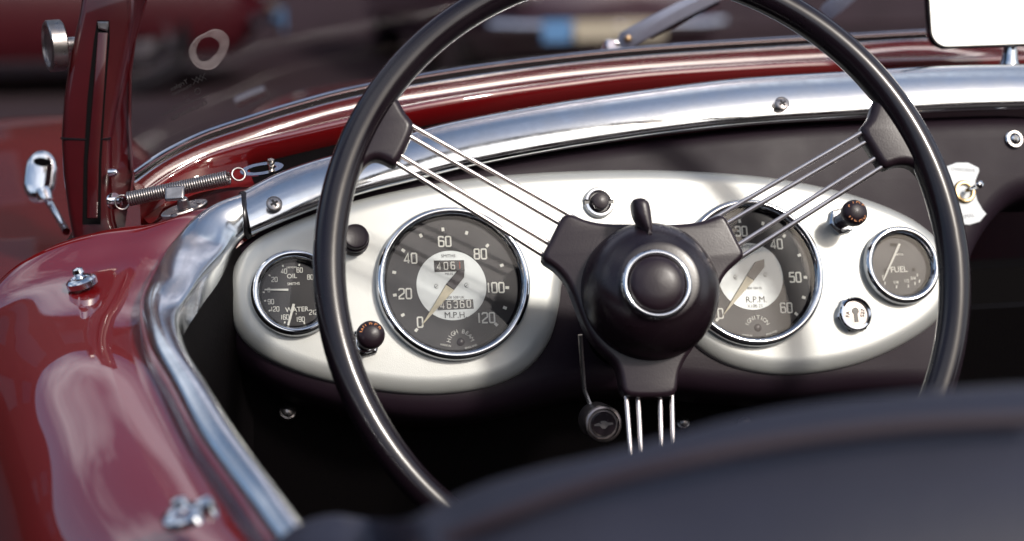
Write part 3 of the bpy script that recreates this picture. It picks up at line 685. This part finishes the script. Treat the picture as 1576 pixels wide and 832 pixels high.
# knurled knob
kc = P(85, 70, pd-.004); ax = (P(122, 66, pd)-kc).normalized(); ax = (ax + fw*.24).normalized(); f = Frame(kc, V((0,0,1)), ax)
g = G(); rs = []; n = 88
for hh_ in [-.0050+.0100*i/24 for i in range(25)]:
    rs.append([f.w((.0182+.0008*((k+int(round((hh_+.0050)/.00084))) % 2 - .5))*math.cos(2*math.pi*k/n), (.0182+.0008*((k+int(round((hh_+.0050)/.00084))) % 2 - .5))*math.sin(2*math.pi*k/n), hh_) for k in range(n)])
g.rings(rs, True, False, False); g.lathe(f, [(.0182,-.0050),(.0172,-.0060),(.0150,-.0062),(.0148,-.0045),(.0001,-.0040)], 64, False); g.lathe(f, [(.0182,.0050),(.0170,.0060),(.0001,.0060)], 64, False)
g.lathe(f, [(.0055,.005),(.0055,.016),(.0066,.0165),(.0066,.022)], 32); link('clamp_knob', g, STEEL, post, 'knurled steel clamp knob', ang=70)
# post base foot
g = G().plate(GR, [(P(108,372,pd).x-.004, P(108,372,pd).y-.004),(P(188,372,pd).x+.006,P(188,372,pd).y-.006),(P(188,372,pd).x+.010,P(188,372,pd).y+.045),(P(108,372,pd).x,P(108,372,pd).y+.045)], [(0,P(150,384,pd).z-.004),(0,P(150,374,pd).z)]); link('foot', g, BLACKG, post)
for x, y, r_ in ((176,265,.0024),):
    f = Frame(P(x, y, pd-.002), V((0,0,1)), V((1,-.25,.1))); g = G().lathe(f, [(.003,-.004),(.003,0),(.002,.002),(.0001,.003)], 16); link('stud', g, CHR, post)

# tension spring with its hooks and bracket
sa = P(198, 306, pd-.03); sb = P(352, 273, pd-.035)
ax = (sb-sa).normalized(); ref = ax.orthogonal().normalized(); bi = ax.cross(ref); Ls_ = (sb-sa).length
g = G(); turns = 42; pts = []
for k in range(turns*14+1):
    a = 2*math.pi*k/14; pts.append(sa + ax*(Ls_*k/(turns*14)) + ref*(.0046*math.cos(a)) + bi*(.0046*math.sin(a)))
g.tube(pts, .00085, 7); spr = link('tension_spring', g, STEEL, car, 'tight coil spring from post to rail bracket', ang=70)
def ringtube(c, n, rad, rr, m, name, par, sx=1.0):
    f = Frame(c, V((1,0,0)), n); g = G().tube([f.w(rad*sx*math.cos(2*math.pi*k/32), rad*math.sin(2*math.pi*k/32), 0) for k in range(32)], rr, 8, closed=True); return link(name, g, m, par, ang=70)
ringtube(P(188, 311, pd-.029), V((.1,-1,.2)), .0050, .0007, STEEL, 'hook_ring', spr)
ringtube(P(367, 268, pd-.036), V((.1,-1,.5)), .0046, .0008, STEEL, 'hook_ring', spr)
f = Frame(P(176, 309, pd-.02), V((0,0,1)), (P(190,309,pd-.026)-P(176,309,pd-.02))); g = G().lathe(f, [(.006,-.0015),(.006,0),(.0028,.0002),(.0028,.008),(.0001,.0083)], 24); link('anchor_pin', g, CHR, spr)
# oval eye bracket
f = Frame(P(403, 261, pd-.028), (P(432,250,pd-.028)-P(374,272,pd-.028)), V((-.1,-.55,.83)))
g = G(); rs = []
for k in range(49):
    a = 2*math.pi*k/48; c_, s_ = math.cos(a), math.sin(a); ex = .0155*(abs(c_)**.9)*(1 if c_ > 0 else -1); ey = .0062*(abs(s_)**1.1)*(1 if s_ > 0 else -1)
    rs.append([f.w(ex, ey, 0), f.w(ex, ey, .0012), f.w(ex*.68, ey*.55, .0012), f.w(ex*.68, ey*.55, 0)])
g.rings(rs, True, False, False); br = link('eye_bracket', g, CHR, car, 'slim oval chrome eye bracket with ball stud', ang=30)
f2 = Frame(P(417, 253, pd-.030), V((1,0,0)), V((0,-.3,.95))); g = G().lathe(f2, [(.0015,-.004),(.0016,-.001),(.0026,0),(.0030,.002),(.0022,.004),(.0001,.0048)], 24); link('ball_stud', g, mat('warm_steel', (.6,.52,.45), .25, 1), br)
# turn button fastener
def bodypt(px, py, guess): return P(px, py, guess)
tb = Frame(P(284, 322, 1.175), V((.9,.3,0)), V((-.15,-.35,.92)))
g = G(); q = [(.017*math.cos(R(a))*(1 if True else 1), .0065*math.sin(R(a))) for a in range(0, 360, 12)]
g.plate(tb, q, [(0,-.001),(0,.0012),(.0008,.0020)]); t_b = link('turn_button', g, STEEL, car, 'worn turn button fastener on the cowl corner')
g = G().lathe(tb, [(.0048,.002),(.0040,.006),(.0036,.009)], 20); g.box(tb, -.0022, .0022, -.0045, .0045, .004, .010); link('stem', g, STEEL, t_b, bevel=.0008)
f = Frame(P(269, 299, 1.17), V((1,.2,-.25)), V((-.25,-.75,.6))); g = G().box(f, -.0068, .0068, -.0048, .0062, -.0016, .0018); link('wing', g, STEEL, t_b, bevel=.0016, smooth=True)
for x, y, d in ((308,312,1.168),(268,333,1.16)):
    f = Frame(P(x, y, d), V((1,0,0)), V((-.1,-.3,.95))); g = G().lathe(f, [(.0026,0),(.0024,.0012),(.0001,.0018)], 16); link('rivet', g, STEEL, t_b)
# hood pegs on the door top
def peg(px, py, d, s_, label):
    f = Frame(P(px, py, d), V((1,0,0)), V((-.25,-.1,.96)))
    g = G().lathe(f, [(.0105*s_,-.003),(.0105*s_,.0008),(.009*s_,.0022),(.0065*s_,.0026),(.0060*s_,.0016),(.004*s_,.0016)], 40, False)
    o = link('hood_peg', g, CHR, car, label); g = G().lathe(f, [(.0032*s_,-.002),(.0030*s_,.004),(.0042*s_,.006),(.0034*s_,.0085),(.0001,.0092)], 24); link('peg_pin', g, CHR, o)
peg(125, 432, 1.10, .95, 'chrome peg by the post')
peg(282, 792, .80, 1.0, 'chrome peg lower down the door'); 
f = Frame(P(318, 783, .80), V((1,0,0)), V((-.25,-.3,.9))); g = G().lathe(f, [(.0045,-.004),(.0048,.002),(.0035,.005),(.0001,.006)], 24); link('peg_cap', g, CHR, car, 'small round chrome cap beside the lower peg')
# slotted chrome lever at the wing
ld = 1.38
f = Frame(P(62, 268, ld), (P(66,200,ld)-P(60,268,ld)).cross(fw), V((-.05,-.95,.3)))
f = Frame(P(62, 272, ld), V((.97,0,-.18)), V((0,-.93,.36)))
q = []
for a in range(0, 360, 10): q.append((.0125*math.cos(R(a)), .0165*math.sin(R(a)) + (.0055 if math.sin(R(a)) > 0 else -.0045)))
g = G().plate(f, q, [(0,-.004),(0,.001),(.0015,.0034),(.0035,.0044)]); lv = link('slotted_lever', g, CHR, car, 'blurred chrome lever with dark slot on the wing', ang=40)
q = [(.0068*math.cos(R(a)), .0036*math.sin(R(a))+.0115) for a in range(0, 360, 15)]; g = G().plate(f, q, [(0,.002),(0,.0047)]); link('lever_slot', g, BLACK, lv)
g = G().tube([P(70,303,ld-.005), P(80,318,ld-.01), P(102,356,1.30)], .0030, 14); link('lever_stem', g, CHR, lv)
g = G().lathe(Frame(P(68,300,ld-.006), V((1,0,0)), V((-.2,.3,.9))), [(.0062,-.004),(.0066,.002),(.0052,.006)], 24); link('collar', g, CHR, lv)

# bonnet and front wing beyond
rows = []
for dy, z0, k in ((0,.0,1),(.15,.004,1),(.35,-.004,1),(.6,-.02,1),(.9,-.05,1),(1.2,-.11,.97),(1.35,-.25,.95)):
    row = []
    for x, z in ((.06,.55),(.08,.68),(.12,.76),(.18,.82),(.26,.85),(.40,.865),(.68,.872),(.95,.865),(1.12,.85),(1.2,.82),(1.28,.76),(1.4,.74),(1.5,.70),(1.56,.5)):
        row.append(V((.68+(x-.68)*k, 1.50+dy, z+z0)))
    rows.append(row)
g = G().surf(rows, 4, 4); link('bonnet', g, RED, car, 'red bonnet and front wing seen past the windscreen', ang=80)
g = G().tube([P(364,157,1.75), P(386,147,1.75), P(402,141,1.75), P(408,138,1.75)], .0055, 12); link('bonnet_catch', g, STEEL, car)

# wipers
WIPM = mat('wiper_sky_silver', (.72, .80, .88), .4, .2, noise=.15)  # pale blue sky reflection of the chrome arms put into the base colour
def wiper(pts, d, label):
    g = G()
    ps = [P(x, y, d-.01*i) for i, (x, y) in enumerate(pts)]
    rs = []
    for i, p in enumerate(ps):
        ww = (.0065,.0062,.005,.004)[i]; t = (ps[min(i+1,3)]-ps[max(i-1,0)]).normalized(); s_ = t.cross(fw).normalized()
        rs.append([p-s_*ww, p-fw*.003+V((0,0,.006))-s_*ww*.4, p-fw*.001+V((0,0,.009))+s_*ww*.3, p+s_*ww, p+fw*.003])
    g.rings(rs); return link('wiper_arm', g, WIPM, car, label, ang=30)
wa = wiper([(955,70),(975,58),(1040,24),(1120,-14)], 1.50, 'chrome wiper arm left of the wheel top')
g = G().box(Frame(P(943,72,1.505), V((1,0,-.1)), V((0,-1,.2))), -.008, .008, -.006, .006, -.006, .006); link('arm_head', g, CHR, wa, bevel=.002)
g = G().lathe(Frame(P(966,60,1.488), V((1,0,0)), V((0,-1,.2))), [(.003,-.003),(.003,.002),(.0001,.003)], 20); link('pivot_rivet', g, BRASS, wa)
g = G().tube([P(1000,55,1.50), P(1060,26,1.50), P(1105,2,1.50)], .0028, 8); link('blade', g, BLACKG, wa)
g = G().tube([P(930,82,1.52), P(935,78,1.515)], .006, 12); link('spindle', g, CHR, wa)
wb = wiper([(1268,24),(1290,8),(1312,-8),(1340,-28)], 1.56, 'chrome wiper arm right of the wheel top')

# rear view mirror
md = 1.34
mf = Frame(P(1540, 10, md), V((1,.02,0)), V((-.06,-.96,.24)))
def mo(pad): 
    x0, y1 = mf.px(1423, -70); x1, y0 = mf.px(1680, 66); r_ = .014
    x0 -= pad; x1 += pad; y0 -= pad; y1 += pad; r_ += pad; q = []
    for cx, cy, a0 in ((x1-r_,y1-r_,0),(x0+r_,y1-r_,90),(x0+r_,y0+r_,180),(x1-r_,y0+r_,270)):
        for a in range(0, 91, 10): q.append((cx+r_*math.cos(R(a0+a)), cy+r_*math.sin(R(a0+a))))
    return q
g = G().plate(mf, mo(.0), [(.003,-.014),(0,-.006),(0,.0003),(.0004,.0008),(.0012,.0008),(.0015,.0002)]); mir = link('rear_view_mirror', g, BLACKG, car, 'rounded rear view mirror reflecting white sky', ang=40)
g = G().plate(mf, mo(-.0015), [(0,.0004),(0,.0009)], False); link('mirror_glass', g, mat('mirror_silver', (.93,.95,.95), .03, 1), mir)
f = Frame(P(1553,103,md+.012), V((1,0,0)), V((.05,.1,1))); g = G().lathe(f, [(.010,-.004),(.0085,.001),(.0065,.006),(.0055,.014),(.0052,.02)], 32); link('mirror_stem', g, CHR, mir)

# ================================================================ STEERING WHEEL
NR = 160
g = G(); Rr = .2031
g.tube([WF.w(Rr*math.cos(2*math.pi*k/NR), Rr*math.sin(2*math.pi*k/NR), 0) for k in range(NR)], .0104, 24, closed=True)
sw = link('steering_wheel', g, RIM, car, 'thin black rimmed steering wheel with wire spokes', ang=80)
def wplate(pts, h, th, m, name, r_=.004, sm=True, mid=3):
    q = [WF.px(x, y, h) for x, y in pts]
    if mid: q = [(p.x, p.y) for p in densify(q, mid)]
    pr = [(r_*.6,h-th)]+[(r_*(1-math.sin(a)), h-r_*.6*(1-math.cos(R(90)-0)) if False else h-r_+r_*math.cos(R(90)-a)) for a in [R(k) for k in range(0, 91, 15)]]
    pr = [(r_*.5,h-th),(0,h-th+r_*.5)]+[(r_*(1-math.cos(R(k))), h-r_+r_*math.sin(R(k))) for k in range(0, 91, 15)]
    return link(name, G().plate(WF, q, pr), m, sw, ang=45)
def densify(q, n):
    out = []
    L = len(q)
    for i in range(L):
        a = V(q[i]); b_ = V(q[(i+1) % L])
        for k in range(n): out.append(a.lerp(b_, k/n))
    # light smoothing
    for _ in range(2): out = [out[i-1]*.25+out[i]*.5+out[(i+1) % len(out)]*.25 for i in range(len(out))]
    return out
wplate([(603,140),(614,150),(624,172),(641,189),(627,222),(609,257),(594,247),(577,241),(562,250),(549,272),(540,300),(518,296),(528,250),(552,200),(580,160)], .004, .014, HUB, 'rim_boss', .005)
wplate([(1357,135),(1345,161),(1341,180),(1322,197),(1343,230),(1361,261),(1380,251),(1402,250),(1418,263),(1430,290),(1455,290),(1440,240),(1415,190),(1380,150)], .004, .014, HUB, 'rim_boss', .005)
# bottom boss, mirrored from the upper ones by eye
wplate([(930,905),(948,885),(955,868),(1040,868),(1047,885),(1065,905),(1065,925),(930,925)], .004, .014, HUB, 'rim_boss', .005)
arm = [(871,323),(858,346),(846,372),(831,397),(856,410),(876,434),(889,470),(905,512),(928,540),(948,556),(956,578),(958,610),(1000,611),(1044,610),(1044,578),(1056,550),(1076,525),(1098,480),(1108,435),(1124,412),(1150,393),(1138,372),(1126,347),(1114,325),(1090,337),(1060,343),(1020,344),(975,343),(930,343),(900,337)]
wplate(arm, .020+HO, .016, HUB, 'hub_plate', .0035, mid=3)
def spoke(a, b_):
    p = WF.at(*a, .012+HO); q = WF.at(*b_, -.001); d = (q-p).normalized()
    link('spoke', G().tube([p-d*.012, p.lerp(q,.5), q+d*.014], .00160, 12), SPOKE, sw)
for a, b_ in [((865,324),(640,197)),((857,341),(633,211)),((841,372),(618,240)),((832,390),(612,252)),
              ((1116,326),(1324,205)),((1123,341),(1331,219)),((1142,373),(1347,243)),((1150,389),(1355,258)),
              ((964,612),(984,880)),((982,612),(996,880)),((1016,612),(1022,880)),((1034,612),(1040,880))]:
    spoke(a, b_)
# hub dome
hu, hv = WF.px(1000, 449, .020+HO); hf = WF.sub(hu, hv, HO)
HR = .0452
pr = [(HR*.98,.006),(HR,.014),(HR*.995,.022),(HR*.97,.030),(HR*.92,.037),(HR*.84,.0435),(HR*.73,.049),(HR*.60,.0530),(HR*.50,.0548),(.0001,.056)]
g = G().lathe(hf, [(p.x, p.y) for p in cat([(a, b_) for a, b_ in pr], 4)], 96); hub = link('hub_dome', g, HUBD, sw, 'domed dark hub', ang=80)
mu, mv = WF.px(1011, 437, .056+HO); mfm = WF.sub(mu, mv, HO)
g = G().lathe(mfm, [(.0226,.050),(.0228,.0545),(.0220,.0572),(.0205,.0584),(.0192,.0580),(.0185,.0565),(.0184,.053)], 80, False); link('horn_ring', g, CHR, sw, 'chrome ring round the horn button', ang=80)
g = G().lathe(mfm, [(.0183,.053),(.0183,.0565),(.0170,.0590),(.0140,.0606),(.008,.0616),(.0001,.0620)], 64); link('horn_button', g, HUB, sw, 'plain dark horn button', ang=80)
# indicator lever on top of hub
q = [(975,308),(980,303),(990,302),(999,307),(1003,318),(1006,345),(1004,362),(999,366),(990,350),(978,328)]
LF = WF.sub(0, 0, HO)
u0 = [WF.px(x, y, .050+HO) for x, y in q]; u0 = [(p.x, p.y) for p in catc(u0, 4)]
g = G().plate(LF, u0, [(.0012,.034),(0,.038),(0,.046),(.0012,.0495),(.003,.051)]); link('indicator_lever', g, HUB, sw, 'small fin shaped lever on top of the hub', ang=50)
# steering column and its bracket
ca = hf.w(0,0,.004); cb = hf.w(0,-.02,-.30)
g = G().tube([ca, ca.lerp(cb,.3), cb], .026, 32); link('steering_column', g, BLACK, car)
g = G().tube([P(893,515,1.13), P(896,560,1.135), P(899,600,1.14), P(908,622,1.14)], .0016, 8); link('column_clip', g, STEEL, car, 'thin bright bracket edge left of the column')

# ================================================================ UNDER THE DASH
UF = Frame(P(788, 640, 1.225), V((1,0,0)), V((0,-.96,-.28)))
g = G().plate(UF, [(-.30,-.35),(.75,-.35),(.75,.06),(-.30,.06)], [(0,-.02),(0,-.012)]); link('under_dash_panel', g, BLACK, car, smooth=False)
def uscrew(px, py, rad, name, label):
    f = Frame(UF.at(px, py, -.011), V((1,0,0)), V((0,-.8,.6)))
    g = G().lathe(f, [(rad*1.3,-.004),(rad*1.3,.001),(rad,.0016),(rad*.9,.003),(rad*.5,.0042),(.0001,.0046)], 28); link(name, g, STEEL, car, label)
uscrew(443, 633, .0045, 'trim_screw', 'domed screw below the left end of the panel')
uscrew(1051, 650, .0038, 'trim_screw', 'domed screw right of the column')
uscrew(1146, 650, .0036, 'trim_screw', 'domed screw just above the seat back')
uscrew(318, 494, .0035, 'trim_screw', 'dim screw left of the dashboard end')
f = Frame(P(928, 652, 1.12), V((1,0,0)), V((-.12,-.97,.2)))
g = G().lathe(f, [(.0122,-.03),(.0124,-.002),(.0124,.001),(.0116,.0025),(.0104,.003),(.0100,.0022),(.0096,.0005),(.0001,.0005)], 48, False); kl = link('lock_barrel', g, mat('dark_steel', (.38,.33,.32), .35, 1, noise=.3, nscale=200), car, 'small round key lock under the column')
g = G().lathe(f, [(.0082,.0006),(.0082,.0022),(.0074,.0030),(.0001,.0030)], 40); link('lock_face', g, HUBD, kl)
q = [(-.0062,.0002),(-.003,.0012),(-.001,.0022),(.0014,.0020),(.003,.0010),(.0062,.0008),(.0062,-.0004),(.003,-.0010),(.001,-.0030),(-.001,-.0028),(-.0025,-.0010),(-.0062,-.0008)]
g = G().plate(f, q, [(0,.003),(0,.0033)], False); link('key_slot', g, STEEL, kl, smooth=False)
# tub: door card, floor, bulkhead
rows = []
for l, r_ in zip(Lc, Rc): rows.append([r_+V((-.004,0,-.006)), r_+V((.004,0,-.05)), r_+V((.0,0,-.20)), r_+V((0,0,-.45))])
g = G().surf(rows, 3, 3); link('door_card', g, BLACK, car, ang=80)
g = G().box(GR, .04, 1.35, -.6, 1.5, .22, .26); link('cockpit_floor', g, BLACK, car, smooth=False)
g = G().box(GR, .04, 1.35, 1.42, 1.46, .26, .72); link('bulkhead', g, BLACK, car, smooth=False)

# ================================================================ SEAT
sp = [(380,870),(430,835),(470,808),(520,796),(570,803),(630,806),(690,778),(760,748),(850,722),(950,700),(1050,672),(1150,645),(1260,625),(1400,608),(1576,595),(1750,588)]
rows = []
for i, (x, y) in enumerate(sp):
    d = .60 + (.10 if x < 620 else .0); p = P(x, y, d)
    rows.append([p+V((0,.05,-.35)), p+V((0,.045,-.10)), p+V((0,.030,-.022)), p+V((0,.012,-.003)), p+V((0,-.012,-.001)), p+V((0,-.04,-.012)), p+V((0,-.07,-.04)), p+V((0,-.085,-.10)), p+V((0,-.09,-.25))])
g = G().surf(rows, 4, 4); seat = link('seat', g, NAVY, car, 'out of focus dark navy leather seat back', ang=80)
g = G().tube(cat([P(640,850,.585), P(760,800,.575), P(900,750,.57), P(1040,712,.565), P(1200,680,.565), P(1400,655,.565), P(1600,645,.565)], 5), .0030, 10); link('seat_piping', g, PIPE, seat)
